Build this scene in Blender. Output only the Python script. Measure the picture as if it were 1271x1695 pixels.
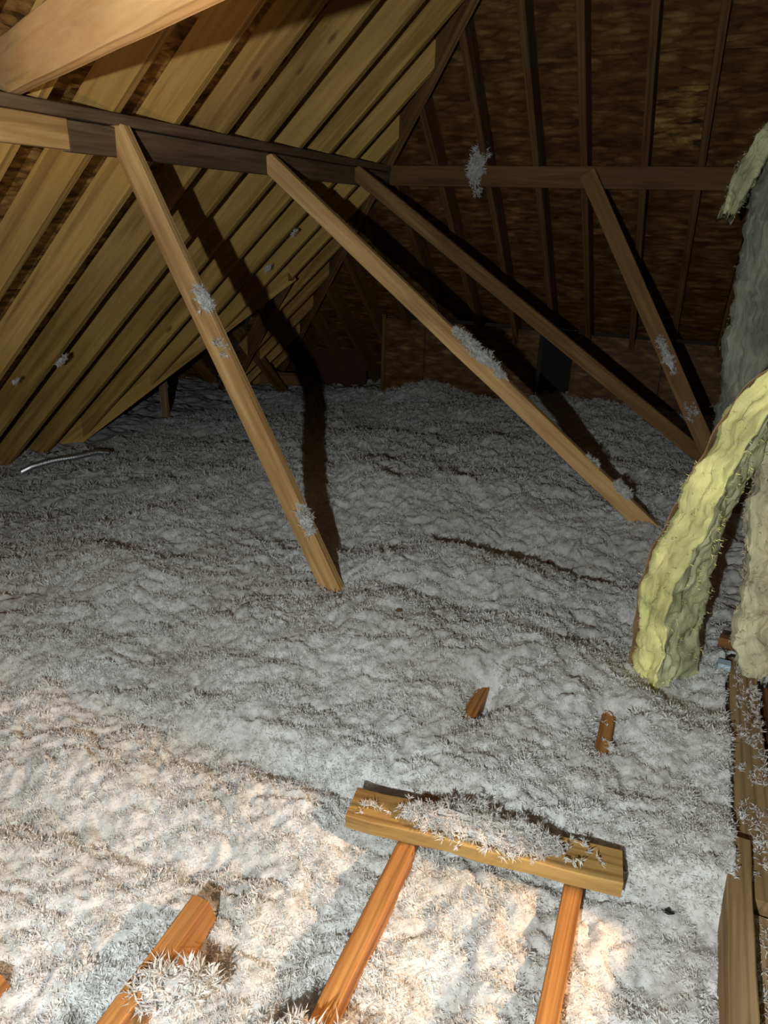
import bpy, bmesh, math, random
import numpy as np
from mathutils import Vector, Matrix

for o in list(bpy.data.objects):
    bpy.data.objects.remove(o, do_unlink=True)
random.seed(7)
rng = np.random.default_rng(11)
SC = bpy.context.scene
COL = SC.collection

# ------------------------------------------------------------------ camera, light, exposure
camd = bpy.data.cameras.new('camera')
camd.sensor_fit = 'HORIZONTAL'; camd.sensor_width = 36.0
camd.lens = 1175.0 / 1271.0 * 36.0
camd.clip_start = 0.02; camd.clip_end = 60
cam = bpy.data.objects.new('camera', camd); COL.objects.link(cam)
CR = Vector((0.91895732, 0.39324355, 0.02961334))
CU = Vector((-0.17660643, 0.3432366, 0.92249597))
CF = Vector((-0.35260121, 0.85296433, -0.38486912))
CAM = Vector((0, 0, 1.2))
cm = Matrix((CR, CU, -CF)).transposed().to_4x4(); cm.translation = CAM
cam.matrix_world = cm
SC.camera = cam

world = bpy.data.worlds.new('World'); SC.world = world; world.use_nodes = True
world.node_tree.nodes['Background'].inputs[0].default_value = (0.75, 0.7, 0.6, 1)
world.node_tree.nodes['Background'].inputs[1].default_value = 0.006

def lamp(name, loc, power, col, radius):
    l = bpy.data.lights.new(name, 'POINT'); l.energy = power; l.color = col; l.shadow_soft_size = radius
    o = bpy.data.objects.new(name, l); COL.objects.link(o); o.location = loc
    return o
# hand-held white light just left of the lens, warm bulb in the access opening on the right
lamp('hand_light', CAM + CR * -0.32 + CU * -0.20 + CF * -0.32, 190.0, (0.925, 1.0, 0.995), 0.014)
lamp('warm_bulb', (1.10, 1.01, 0.95), 200.0, (1.0, 0.66, 0.40), 0.03)
# added warm fill spot behind the viewer, brightens tie beam and near rafters
sl = bpy.data.lights.new('beam_fill_spot', 'SPOT'); sl.energy = 85.0; sl.color = (1.0, 0.66, 0.38); sl.shadow_soft_size = 0.05
sl.spot_size = math.radians(40); sl.spot_blend = 0.6
so = bpy.data.objects.new('beam_fill_spot', sl); COL.objects.link(so); so.location = (0.1, -0.5, 0.75)
so.rotation_euler = (Vector((-1.55, 1.25, 1.90)) - Vector((0.1, -0.5, 0.75))).to_track_quat('-Z', 'Y').to_euler()

vs = SC.view_settings
vs.view_transform = 'Standard'; vs.look = 'None'; vs.gamma = 1.0; vs.exposure = 0.0
vs.use_curve_mapping = False

# ------------------------------------------------------------------ helpers
def tag(o, label=None, cat=None, group=None, kind=None):
    if label: o['label'] = label
    if cat: o['category'] = cat
    if group: o['group'] = group
    if kind: o['kind'] = kind
    return o

def empty(name, loc=(0, 0, 0), label=None, cat=None, group=None, kind=None):
    o = bpy.data.objects.new(name, None); COL.objects.link(o); o.location = loc
    o.empty_display_size = 0.05
    return tag(o, label, cat, group, kind)

def link(name, me, mat, parent=None, mw=None):
    o = bpy.data.objects.new(name, me); COL.objects.link(o)
    if mat is not None and not me.materials: me.materials.append(mat)
    if mw is not None: o.matrix_world = mw
    if parent is not None:
        o.parent = parent
        o.matrix_parent_inverse = (Matrix.Translation(parent.location) @ parent.rotation_euler.to_matrix().to_4x4()).inverted()
    return o

def arr_mesh(name, verts, tris, smooth=False):
    verts = np.ascontiguousarray(verts, dtype=np.float32); tris = np.ascontiguousarray(tris, dtype=np.int32)
    n = tris.shape[1]
    me = bpy.data.meshes.new(name)
    me.vertices.add(len(verts)); me.vertices.foreach_set('co', verts.ravel())
    me.loops.add(tris.size); me.loops.foreach_set('vertex_index', tris.ravel())
    me.polygons.add(len(tris))
    me.polygons.foreach_set('loop_start', np.arange(0, tris.size, n, dtype=np.int32))
    me.polygons.foreach_set('use_smooth', np.full(len(tris), smooth))
    me.update(calc_edges=True)
    return me

# value noise ---------------------------------------------------------------
_T = np.random.default_rng(3).random((64, 64, 64)).astype(np.float32)
def vnoise(p):
    p = np.asarray(p, dtype=np.float64)
    i = np.floor(p).astype(int); f = p - i; f = f * f * (3 - 2 * f)
    i0 = i & 63; i1 = (i + 1) & 63
    x0, y0, z0 = i0[..., 0], i0[..., 1], i0[..., 2]; x1, y1, z1 = i1[..., 0], i1[..., 1], i1[..., 2]
    fx, fy, fz = f[..., 0], f[..., 1], f[..., 2]
    a = _T[x0, y0, z0] * (1 - fx) + _T[x1, y0, z0] * fx
    b = _T[x0, y1, z0] * (1 - fx) + _T[x1, y1, z0] * fx
    c = _T[x0, y0, z1] * (1 - fx) + _T[x1, y0, z1] * fx
    d = _T[x0, y1, z1] * (1 - fx) + _T[x1, y1, z1] * fx
    return (a * (1 - fy) + b * fy) * (1 - fz) + (c * (1 - fy) + d * fy) * fz
def fbm(p, oct=3, gain=0.5):
    s = 0; a = 1; t = 0
    for k in range(oct):
        s = s + a * (vnoise(p * (2.03 ** k) + 17.3 * k) - 0.5); t += a; a *= gain
    return s / t * 2
def ss(a, b, x):
    t = np.clip((x - a) / (b - a), 0, 1); return t * t * (3 - 2 * t)

# ------------------------------------------------------------------ materials
def newmat(name):
    m = bpy.data.materials.new(name); m.use_nodes = True
    nt = m.node_tree; nt.nodes.clear()
    out = nt.nodes.new('ShaderNodeOutputMaterial')
    bs = nt.nodes.new('ShaderNodeBsdfPrincipled')
    nt.links.new(bs.outputs[0], out.inputs[0])
    return m, nt, bs
def N(nt, kind, **kw):
    n = nt.nodes.new(kind)
    for k, v in kw.items():
        if k.startswith('i_'):
            key = k[2:]; n.inputs[int(key) if key.isdigit() else key].default_value = v
        else: setattr(n, k, v)
    return n
def ramp(nt, fac, stops):
    r = nt.nodes.new('ShaderNodeValToRGB'); nt.links.new(fac, r.inputs[0])
    el = r.color_ramp.elements
    while len(el) < len(stops): el.new(0.5)
    for e, (p, c) in zip(el, stops):
        e.position = p; e.color = (*c, 1) if len(c) == 3 else c
    return r.outputs[0]
def mixc(nt, fac, a, b, mode='MIX'):
    m = nt.nodes.new('ShaderNodeMix'); m.data_type = 'RGBA'; m.blend_type = mode
    for sock, v in ((m.inputs[0], fac), (m.inputs[6], a), (m.inputs[7], b)):
        if isinstance(v, (int, float)): sock.default_value = v
        elif isinstance(v, tuple): sock.default_value = (*v, 1)
        else: nt.links.new(v, sock)
    return m.outputs[2]
def math_(nt, op, a, b=None):
    m = nt.nodes.new('ShaderNodeMath'); m.operation = op
    for s, v in zip(m.inputs, (a, b)):
        if v is None: continue
        if isinstance(v, (int, float)): s.default_value = v
        else: nt.links.new(v, s)
    return m.outputs[0]
def objcoord(nt, scale, jitter=True):
    tc = nt.nodes.new('ShaderNodeTexCoord'); mp = nt.nodes.new('ShaderNodeMapping')
    mp.inputs['Scale'].default_value = scale
    if jitter:
        oi = nt.nodes.new('ShaderNodeObjectInfo')
        va = nt.nodes.new('ShaderNodeVectorMath'); va.operation = 'MULTIPLY_ADD'
        cb = nt.nodes.new('ShaderNodeCombineXYZ')
        for k in range(3): nt.links.new(oi.outputs['Random'], cb.inputs[k])
        nt.links.new(cb.outputs[0], va.inputs[0]); va.inputs[1].default_value = (31.0, 17.0, 23.0)
        nt.links.new(tc.outputs['Object'], va.inputs[2]); nt.links.new(va.outputs[0], mp.inputs[0])
    else:
        nt.links.new(tc.outputs['Object'], mp.inputs[0])
    return mp.outputs[0]

def wood(name, light, dark, knot=(0.10, 0.045, 0.015), vary=0.25, grain=1.0, rough=0.75, dirt=0.0):
    m, nt, bs = newmat(name)
    g = objcoord(nt, (2.2, 42.0 * grain, 42.0 * grain))
    n1 = N(nt, 'ShaderNodeTexNoise', i_Scale=1.0, i_Detail=6.0, i_Roughness=0.65, i_Distortion=0.6)
    nt.links.new(g, n1.inputs['Vector'])
    c = ramp(nt, n1.outputs['Fac'], [(0.32, dark), (0.62, light)])
    # broad rings
    g2 = objcoord(nt, (0.8, 13.0, 13.0))
    w = N(nt, 'ShaderNodeTexWave', i_Scale=1.0, i_Distortion=6.0, i_Detail=3.0, **{'i_Detail Scale': 1.2})
    w.bands_direction = 'Y'; nt.links.new(g2, w.inputs['Vector'])
    rg = ramp(nt, w.outputs['Fac'], [(0.0, (0.66, 0.60, 0.54)), (0.35, (1, 1, 1)), (1.0, (1.06, 1.04, 1.0))])
    c = mixc(nt, 0.8, c, rg, 'MULTIPLY')
    # knots
    g3 = objcoord(nt, (2.6, 8.0, 8.0))
    v = N(nt, 'ShaderNodeTexVoronoi', i_Scale=1.0, i_Randomness=1.0); nt.links.new(g3, v.inputs['Vector'])
    kf = ramp(nt, v.outputs['Distance'], [(0.045, (1, 1, 1)), (0.11, (0, 0, 0))])
    c = mixc(nt, math_(nt, 'MULTIPLY', kf, 0.75), c, knot)
    # blotches + per object tone
    g4 = objcoord(nt, (1.5, 6.0, 6.0))
    n4 = N(nt, 'ShaderNodeTexNoise', i_Scale=1.0, i_Detail=3.0); nt.links.new(g4, n4.inputs['Vector'])
    bl = ramp(nt, n4.outputs['Fac'], [(0.35, (0.72 - dirt, 0.70 - dirt, 0.66 - dirt)), (0.65, (1, 1, 1))])
    c = mixc(nt, 0.8, c, bl, 'MULTIPLY')
    oi = N(nt, 'ShaderNodeObjectInfo')
    tone = ramp(nt, oi.outputs['Random'], [(0.0, (1 - vary, 1 - vary * 1.05, 1 - vary * 1.1)), (1.0, (1 + vary * 0.3, 1 + vary * 0.25, 1 + vary * 0.2))])
    c = mixc(nt, 1.0, c, tone, 'MULTIPLY')
    nt.links.new(c, bs.inputs['Base Color'])
    bs.inputs['Roughness'].default_value = rough
    bs.inputs['Specular IOR Level'].default_value = 0.2
    bp = N(nt, 'ShaderNodeBump', i_Strength=0.35, i_Distance=0.002)
    nt.links.new(n1.outputs['Fac'], bp.inputs['Height']); nt.links.new(bp.outputs[0], bs.inputs['Normal'])
    return m

def osb(name, cols, sc=1.0):
    m, nt, bs = newmat(name)
    def strands(rot, s, ax):
        tc = N(nt, 'ShaderNodeTexCoord'); mp = N(nt, 'ShaderNodeMapping')
        mp.inputs['Rotation'].default_value = (0, 0, rot); mp.inputs['Scale'].default_value = (s[0] * sc, s[1] * sc, 1)
        nz = N(nt, 'ShaderNodeTexNoise', i_Scale=9.0, i_Detail=2.0); nt.links.new(tc.outputs['Object'], nz.inputs['Vector'])
        ad = N(nt, 'ShaderNodeVectorMath', operation='MULTIPLY_ADD'); ad.inputs[1].default_value = (0.03, 0.03, 0.03)
        nt.links.new(nz.outputs['Color'], ad.inputs[0]); nt.links.new(tc.outputs['Object'], ad.inputs[2])
        nt.links.new(ad.outputs[0], mp.inputs[0])
        v = N(nt, 'ShaderNodeTexVoronoi', i_Scale=1.0, i_Randomness=1.0); nt.links.new(mp.outputs[0], v.inputs['Vector'])
        return v
    v1 = strands(0.35, (11, 38), 0); v2 = strands(-0.5, (13, 45), 0); v3 = strands(1.35, (12, 40), 0)
    nz = N(nt, 'ShaderNodeTexNoise', i_Scale=7.0, i_Detail=2.0)
    tc = N(nt, 'ShaderNodeTexCoord'); nt.links.new(tc.outputs['Object'], nz.inputs['Vector'])
    sep = lambda v: N(nt, 'ShaderNodeSeparateColor')
    def lum(v):
        s_ = nt.nodes.new('ShaderNodeSeparateColor'); nt.links.new(v.outputs['Color'], s_.inputs[0]); return s_.outputs[0]
    a, b, c3 = lum(v1), lum(v2), lum(v3)
    f = math_(nt, 'ADD', math_(nt, 'MULTIPLY', a, 0.45), math_(nt, 'ADD', math_(nt, 'MULTIPLY', b, 0.33), math_(nt, 'MULTIPLY', c3, 0.22)))
    c = ramp(nt, f, [(0.18, cols[0]), (0.42, cols[1]), (0.62, cols[2]), (0.82, cols[3])])
    d = ramp(nt, v1.outputs['Distance'], [(0.25, (1, 1, 1)), (0.62, (0.45, 0.4, 0.36))])
    c = mixc(nt, 0.7, c, d, 'MULTIPLY')
    bl = ramp(nt, nz.outputs['Fac'], [(0.38, (0.55, 0.52, 0.5)), (0.6, (1, 1, 1))])
    c = mixc(nt, 0.7, c, bl, 'MULTIPLY')
    nt.links.new(c, bs.inputs['Base Color']); bs.inputs['Roughness'].default_value = 0.6
    bs.inputs['Specular IOR Level'].default_value = 0.25
    bp = N(nt, 'ShaderNodeBump', i_Strength=0.5, i_Distance=0.004)
    nt.links.new(f, bp.inputs['Height']); nt.links.new(bp.outputs[0], bs.inputs['Normal'])
    return m

def fluffmat(name, col, dirt):
    m, nt, bs = newmat(name)
    n = N(nt, 'ShaderNodeTexNoise', i_Scale=38.0, i_Detail=4.0, i_Roughness=0.7)
    g = objcoord(nt, (1, 1, 1), False); nt.links.new(g, n.inputs['Vector'])
    c = ramp(nt, n.outputs['Fac'], [(0.36, dirt), (0.56, col)])
    n2 = N(nt, 'ShaderNodeTexNoise', i_Scale=3.0, i_Detail=3.0); nt.links.new(g, n2.inputs['Vector'])
    c2 = ramp(nt, n2.outputs['Fac'], [(0.35, (0.88, 0.86, 0.83)), (0.6, (1, 1, 1))])
    c = mixc(nt, 1.0, c, c2, 'MULTIPLY')
    nt.links.new(c, bs.inputs['Base Color']); bs.inputs['Roughness'].default_value = 0.9
    bs.inputs['Specular IOR Level'].default_value = 0.15
    tr = N(nt, 'ShaderNodeBsdfTranslucent'); nt.links.new(c, tr.inputs[0])
    mx = N(nt, 'ShaderNodeMixShader', i_0=0.45); nt.links.new(bs.outputs[0], mx.inputs[1]); nt.links.new(tr.outputs[0], mx.inputs[2])
    nt.links.new(mx.outputs[0], [n_ for n_ in nt.nodes if n_.type == 'OUTPUT_MATERIAL'][0].inputs[0])
    return m

def fibre(name, a, b, c_, scale=(3, 30, 30)):
    m, nt, bs = newmat(name)
    g = objcoord(nt, scale, False)
    tc = N(nt, 'ShaderNodeTexCoord'); mp = N(nt, 'ShaderNodeMapping'); mp.inputs['Scale'].default_value = scale
    nt.links.new(tc.outputs['UV'], mp.inputs[0])
    n = N(nt, 'ShaderNodeTexNoise', i_Scale=1.0, i_Detail=6.0, i_Roughness=0.7, i_Distortion=1.2)
    nt.links.new(mp.outputs[0], n.inputs['Vector'])
    c = ramp(nt, n.outputs['Fac'], [(0.30, c_), (0.48, b), (0.66, a)])
    n2 = N(nt, 'ShaderNodeTexNoise', i_Scale=9.0, i_Detail=4.0); nt.links.new(tc.outputs['Object'], n2.inputs['Vector'])
    c2 = ramp(nt, n2.outputs['Fac'], [(0.36, (0.62, 0.62, 0.62)), (0.6, (1, 1, 1))])
    c = mixc(nt, 0.9, c, c2, 'MULTIPLY')
    nt.links.new(c, bs.inputs['Base Color']); bs.inputs['Roughness'].default_value = 0.95
    bs.inputs['Specular IOR Level'].default_value = 0.1
    bp = N(nt, 'ShaderNodeBump', i_Strength=0.8, i_Distance=0.006)
    nt.links.new(n.outputs['Fac'], bp.inputs['Height']); nt.links.new(bp.outputs[0], bs.inputs['Normal'])
    return m

def plain(name, col, rough=0.8, metal=0.0, nscale=20.0, amt=0.35):
    m, nt, bs = newmat(name)
    n = N(nt, 'ShaderNodeTexNoise', i_Scale=nscale, i_Detail=4.0)
    g = objcoord(nt, (1, 1, 1), False); nt.links.new(g, n.inputs['Vector'])
    c = ramp(nt, n.outputs['Fac'], [(0.35, tuple(x * (1 - amt) for x in col)), (0.65, col)])
    nt.links.new(c, bs.inputs['Base Color']); bs.inputs['Roughness'].default_value = rough
    bs.inputs['Metallic'].default_value = metal
    return m

M = {
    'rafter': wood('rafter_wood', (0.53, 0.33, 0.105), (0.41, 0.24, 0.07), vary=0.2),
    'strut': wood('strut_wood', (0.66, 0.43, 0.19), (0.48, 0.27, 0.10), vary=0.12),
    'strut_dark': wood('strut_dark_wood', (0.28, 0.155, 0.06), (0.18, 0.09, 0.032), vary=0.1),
    'purlin': wood('weathered_wood', (0.21, 0.14, 0.085), (0.11, 0.07, 0.042), vary=0.1, dirt=0.1),
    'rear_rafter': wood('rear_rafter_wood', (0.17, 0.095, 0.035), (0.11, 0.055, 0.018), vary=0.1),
    'joist': wood('joist_wood', (0.44, 0.215, 0.07), (0.24, 0.095, 0.026), vary=0.1, grain=1.3, rough=0.55),
    'beam': wood('beam_wood', (0.70, 0.46, 0.22), (0.58, 0.34, 0.14), vary=0.05, grain=0.6),
    'block': wood('block_wood', (0.40, 0.25, 0.085), (0.22, 0.12, 0.04), vary=0.05),
    'plate': wood('plate_wood', (0.34, 0.23, 0.12), (0.2, 0.125, 0.06), vary=0.1),
    'bark': wood('old_wood', (0.24, 0.11, 0.045), (0.10, 0.04, 0.015), vary=0.05, grain=0.8),
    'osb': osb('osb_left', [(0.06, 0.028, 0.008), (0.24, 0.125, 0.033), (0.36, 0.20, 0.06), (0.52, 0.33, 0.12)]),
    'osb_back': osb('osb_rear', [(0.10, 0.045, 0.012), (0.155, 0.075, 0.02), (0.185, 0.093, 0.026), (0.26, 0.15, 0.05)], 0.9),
    'fluff': fluffmat('white_loose_fill', (0.86, 0.86, 0.85), (0.60, 0.59, 0.57)),
    'yellow': fibre('yellow_fibreglass', (0.86, 0.80, 0.36), (0.74, 0.70, 0.28), (0.48, 0.47, 0.22)),
    'yellow_grey': fibre('aged_fibreglass', (0.58, 0.57, 0.34), (0.42, 0.42, 0.24), (0.22, 0.22, 0.12)),
    'tan': fibre('tan_fibreglass', (0.66, 0.60, 0.42), (0.52, 0.47, 0.30), (0.30, 0.28, 0.17)),
    'grey': fibre('dusty_grey_fibreglass', (0.34, 0.34, 0.28), (0.24, 0.24, 0.19), (0.12, 0.12, 0.09)),
    'kraft': plain('kraft_paper', (0.30, 0.17, 0.075), 0.7, nscale=14),
    'dark': plain('painted_dark_void', (0.010, 0.009, 0.008), 0.9),  # near-black colour stands in for the shade inside openings
    'red': plain('dark_red_board', (0.06, 0.018, 0.014), 0.8, nscale=6),
    'metal': plain('galvanised_metal', (0.72, 0.73, 0.74), 0.42, 1.0, 40, 0.2),
    'blue': plain('pale_blue_foam', (0.35, 0.45, 0.52), 0.6),
    'leaf': plain('dry_brown_scrap', (0.13, 0.075, 0.03), 0.8),
    'floor': plain('gypsum_board', (0.3, 0.29, 0.27), 0.9),
}

# ------------------------------------------------------------------ lumber
def board_mesh(L, w, d, seed, bev=0.0025, wav=0.0012, nseg=10, cut0=0.0, cut1=0.0):
    """box along local X from 0 to L, width w (Y), depth d (Z), eased edges, slightly uneven, mitred ends"""
    r = random.Random(seed)
    bv = min(bev, w * 0.2, d * 0.2)
    prof = [(-w/2 + bv, -d/2), (w/2 - bv, -d/2), (w/2, -d/2 + bv), (w/2, d/2 - bv), (w/2 - bv, d/2), (-w/2 + bv, d/2), (-w/2, d/2 - bv), (-w/2, -d/2 + bv)]
    vs_, fs = [], []
    for i in range(nseg + 1):
        t = i / nseg
        oy, oz = r.uniform(-wav, wav), r.uniform(-wav, wav)
        for (y, z) in prof:
            x = t * L
            if i == 0: x += cut0 * (z / d)
            if i == nseg: x += cut1 * (z / d)
            vs_.append((x, y + oy + r.uniform(-wav, wav) * .4, z + oz + r.uniform(-wav, wav) * .4))
    for i in range(nseg):
        for k in range(8):
            a = i * 8 + k; b = i * 8 + (k + 1) % 8
            fs.append((a, b, b + 8, a + 8))
    fs.append(tuple(range(7, -1, -1))); fs.append(tuple(nseg * 8 + k for k in range(8)))
    me = bpy.data.meshes.new('board'); me.from_pydata(vs_, [], fs); me.update()
    return me

_bs = [0]
def board(name, A, B, w, d, zhint, mat, parent=None, cut0=0.0, cut1=0.0, wav=0.0012, nseg=10):
    """board from A to B (centre line); local Z (depth d) points along zhint"""
    A = Vector(A); B = Vector(B); x = (B - A); L = x.length; x.normalize()
    z = Vector(zhint); z = (z - x * z.dot(x)).normalized(); y = z.cross(x)
    _bs[0] += 1
    me = board_mesh(L, w, d, _bs[0], cut0=cut0, cut1=cut1, wav=wav, nseg=nseg)
    mw = Matrix((x, y, z)).transposed().to_4x4(); mw.translation = A
    return link(name, me, mat, parent, mw)

# ------------------------------------------------------------------ the roof
T = 0.9228                                  # roof slope
CO = 1 / math.sqrt(1 + T * T); SI = T * CO
XP, ZP, YP = -1.86, 1.48, 4.37              # rafter underside meets the purlins here
RD = 0.140                                  # rafter depth
def zl(x): return ZP + T * (x - XP)
def zb(y): return ZP + T * (YP - y)
NL = Vector((-SI, 0, CO)); NB = Vector((0, SI, CO))      # outward normals of both slopes
APX, APY = -2.64, 4.53                      # wing valley apex on the left slope
VK = 0.8
RTOP = 0.25
hipX = lambda y: (XP + YP) - y

roof_left = empty('ceiling_left', (-2.0, 2.5, 1.4), kind='structure', label='left roof slope of bare rafters under strand board sheathing')
roof_back = empty('ceiling_back', (-0.5, 4.4, 1.5), kind='structure', label='rear hip roof slope of strand board on dark rafters')

def left_pt(x, y, off): return Vector((x, y, zl(x))) + NL * off
def back_pt(x, y, off): return Vector((x, y, zb(y))) + NB * off

yc = 1.80 - 0.019 - 0.305 * 5
while yc < 6.1:
    top = min(RTOP, hipX(yc) + 0.05)
    if yc < APY: bot = max(-4.35, APX - (APY - yc) / VK)
    else: bot = max(-4.35, APX - (yc - APY) / VK)
    if top - bot > 0.12:
        board('rafter', left_pt(bot, yc, RD / 2), left_pt(top, yc, RD / 2), 0.038, RD, NL, M['rafter'], roof_left)
    yc += 0.305
for xc in (-3.35, -3.05, -2.75, -2.45, -2.15, -1.85, -1.55, -1.251, -0.956, -0.696, -0.383, -0.105, 0.2, 0.5, 0.8):
    y0 = max(2.6, (XP + YP) - xc); y1 = 6.5 if xc < -2.3 else 5.62
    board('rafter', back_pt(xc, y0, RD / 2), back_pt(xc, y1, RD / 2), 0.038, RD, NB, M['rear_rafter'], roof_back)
# hip rafter and wing valley rafters
def hp(y): return Vector((hipX(y), y, zb(y)))
board('hip_rafter', hp(2.3) + Vector((0, 0, .06)), hp(6.6) + Vector((0, 0, .06)), 0.04, 0.16, (0, 0, 1), M['strut_dark'], roof_left)
v0 = Vector((-4.2, APY + (-4.2 - APX) * VK, zl(-4.2))); v1 = Vector((APX, APY, zl(APX)))
board('valley_rafter', v0 + Vector((0, 0, .07)), v1 + Vector((0, 0, .07)), 0.04, 0.15, (0, 0, 1), M['rafter'], roof_left)
v2 = Vector((-4.2, APY - (-4.2 - APX) * VK, zl(-4.2)))
board('valley_rafter', v2 + Vector((0, 0, .08)), v1 + Vector((0, 0, .08)), 0.04, 0.15, (0, 0, 1), M['strut_dark'], roof_left)

def clip(poly, a, b, c):
    """keep a*x+b*y+c >= 0"""
    out = []
    for i in range(len(poly)):
        p, q = poly[i], poly[(i + 1) % len(poly)]
        fp, fq = a * p[0] + b * p[1] + c, a * q[0] + b * q[1] + c
        if fp >= 0: out.append(p)
        if (fp >= 0) != (fq >= 0):
            t = fp / (fp - fq); out.append((p[0] + (q[0] - p[0]) * t, p[1] + (q[1] - p[1]) * t))
    return out
def area(p): return abs(sum(p[i][0] * p[(i + 1) % len(p)][1] - p[(i + 1) % len(p)][0] * p[i][1] for i in range(len(p)))) / 2
def panel(poly, fn, parent, mat, base, thick=0.012, name='osb_panel'):
    """poly in plan coordinates, fn maps (x,y,offset) to 3D; own object with local XY in the slope"""
    if len(poly) < 3 or area(poly) < 0.004: return
    jit = random.uniform(-0.0015, 0.0015)
    lo = [fn(x, y, base + jit) for x, y in poly]; hi = [fn(x, y, base + jit + thick) for x, y in poly]
    o0 = lo[0].copy(); z = (hi[0] - lo[0]).normalized()
    x = Vector((1, 0, 0)) if abs(z.x) < 0.3 else Vector((0, 1, 0)); x = (x - z * x.dot(z)).normalized(); y = z.cross(x)
    mw = Matrix((x, y, z)).transposed().to_4x4(); mw.translation = o0; inv = mw.inverted()
    n = len(poly)
    me = bpy.data.meshes.new('panel')
    me.from_pydata([inv @ p for p in lo + hi], [], [tuple(range(n)), tuple(range(2 * n - 1, n - 1, -1))] + [(i, i + n, (i + 1) % n + n, (i + 1) % n) for i in range(n)])
    me.update()
    bm = bmesh.new(); bm.from_mesh(me); bmesh.ops.recalc_face_normals(bm, faces=bm.faces); bm.to_mesh(me); bm.free()
    return link(name, me, mat, parent, mw)

G = 0.003
rows = [(-4.45, -3.55), (-3.55, -2.65), (-2.65, -1.33), (-1.33, -0.45), (-0.45, 0.45)]
for k, (xa, xb) in enumerate(rows):
    ys = [-0.1, 1.5, 3.6, 4.53, 6.6] if k % 2 else [-0.1, 0.75, 2.7, 4.53, 6.6]
    for ya, yb in zip(ys, ys[1:]):
        p = [(xa + G, ya + G), (xb - G, ya + G), (xb - G, yb - G), (xa + G, yb - G)]
        p = clip(p, -1, -1, XP + YP + 0.12)
        if p and yb <= 4.53: p = clip(p, VK, -1, APY - VK * APX + 0.0)  if False else clip(p, 1, -1 / VK, -APX + APY / VK)
        elif p: p = clip(p, 1, 1 / VK, -APX - APY / VK)
        if p: panel(p, left_pt, roof_left, M['osb'], RD)
rows = [(2.5, 3.12), (3.12, 3.98), (3.98, 4.86), (4.86, 5.62), (5.62, 6.6)]
for k, (ya, yb) in enumerate(rows):
    xs = [-4.4, -2.45, -0.69, 0.5, 1.4] if k % 2 else [-4.4, -1.55, -0.105, 1.4]
    for xa, xb in zip(xs, xs[1:]):
        p = [(xa + G, ya + G), (xb - G, ya + G), (xb - G, yb - G), (xa + G, yb - G)]
        p = clip(p, 1, 1, -(XP + YP) + 0.12)
        if k == 4: p = clip(p, -1, 0, -2.3) if p else p
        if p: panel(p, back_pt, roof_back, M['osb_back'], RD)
# small replaced sheathing square low on the rear slope
pz = [(-0.36, 4.11), (-0.125, 4.11), (-0.125, 4.36), (-0.36, 4.36)]
panel(pz, back_pt, roof_back, M['osb'], RD - 0.02, 0.018, 'patch_board')

# the wing beyond the valley: far slope and gable, nearly dark
wing = empty('ceiling_wing', (-4.2, 5.2, 0.3), kind='structure', label='dark roof of the side wing beyond the valley')
wz = zl(APX)
def wf(x, y, o): return Vector((x, y, wz - T * (y - APY) + o))
def wn(x, y, o): return Vector((x, y, wz - T * (APY - y) + o))
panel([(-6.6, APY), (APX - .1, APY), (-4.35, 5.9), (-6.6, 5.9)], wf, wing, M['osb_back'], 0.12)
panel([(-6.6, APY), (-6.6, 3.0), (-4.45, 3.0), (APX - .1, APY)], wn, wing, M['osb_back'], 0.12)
for x in (-3.5, -3.9, -4.3, -4.7, -5.1):
    board('rafter', wf(x, APY, .06), wf(x, 5.85, .06), 0.036, 0.1, (0, .4, 1), M['strut_dark'], wing)
me = bpy.data.meshes.new('g'); me.from_pydata([(-6.5, 2.9, -.9), (-6.5, 6.1, -.9), (-6.5, APY, 1.0), (-6.52, 2.9, -.9), (-6.52, 6.1, -.9), (-6.52, APY, 1.0)], [], [(0, 1, 2), (5, 4, 3), (0, 3, 4, 1), (1, 4, 5, 2), (2, 5, 3, 0)]); me.update()
link('gable_panel', me, M['osb_back'], wing)

# rear vertical wall below the slope
wall = empty('wall_back', (-0.5, 5.6, 0), kind='structure', label='low strand board wall under the rear slope')
def wb(x, z, o): return Vector((x, 5.60 + o, z))
for xa, xb in ((-2.37, -2.0), (-2.0, -1.06), (-0.80, -0.15), (-0.15, 1.4)):
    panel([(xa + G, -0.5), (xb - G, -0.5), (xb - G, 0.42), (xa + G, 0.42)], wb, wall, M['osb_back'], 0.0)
board('stud', (-2.36, 5.585, -0.5), (-2.36, 5.585, 0.45), 0.03, 0.02, (0, 1, 0), M['rear_rafter'], wall)
panel([(-1.06, -0.5), (-0.80, -0.5), (-0.80, 0.42), (-1.06, 0.42)], lambda x, z, o: Vector((x, 5.75 + o, z)), wall, M['dark'], 0.0, name='recess_shade_panel')  # near-black sheet paints the recess dark

fl = bpy.data.meshes.new('floor')
fl.from_pydata([(-7, -1.2, -.62), (2, -1.2, -.62), (2, 7, -.62), (-7, 7, -.62), (-7, -1.2, -.6), (2, -1.2, -.6), (2, 7, -.6), (-7, 7, -.6)], [], [(3, 2, 1, 0), (4, 5, 6, 7), (0, 1, 5, 4), (1, 2, 6, 5), (2, 3, 7, 6), (3, 0, 4, 7)]); fl.update()
tag(link('floor', fl, M['floor']), 'gypsum ceiling board under the loose insulation', kind='structure')

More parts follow.
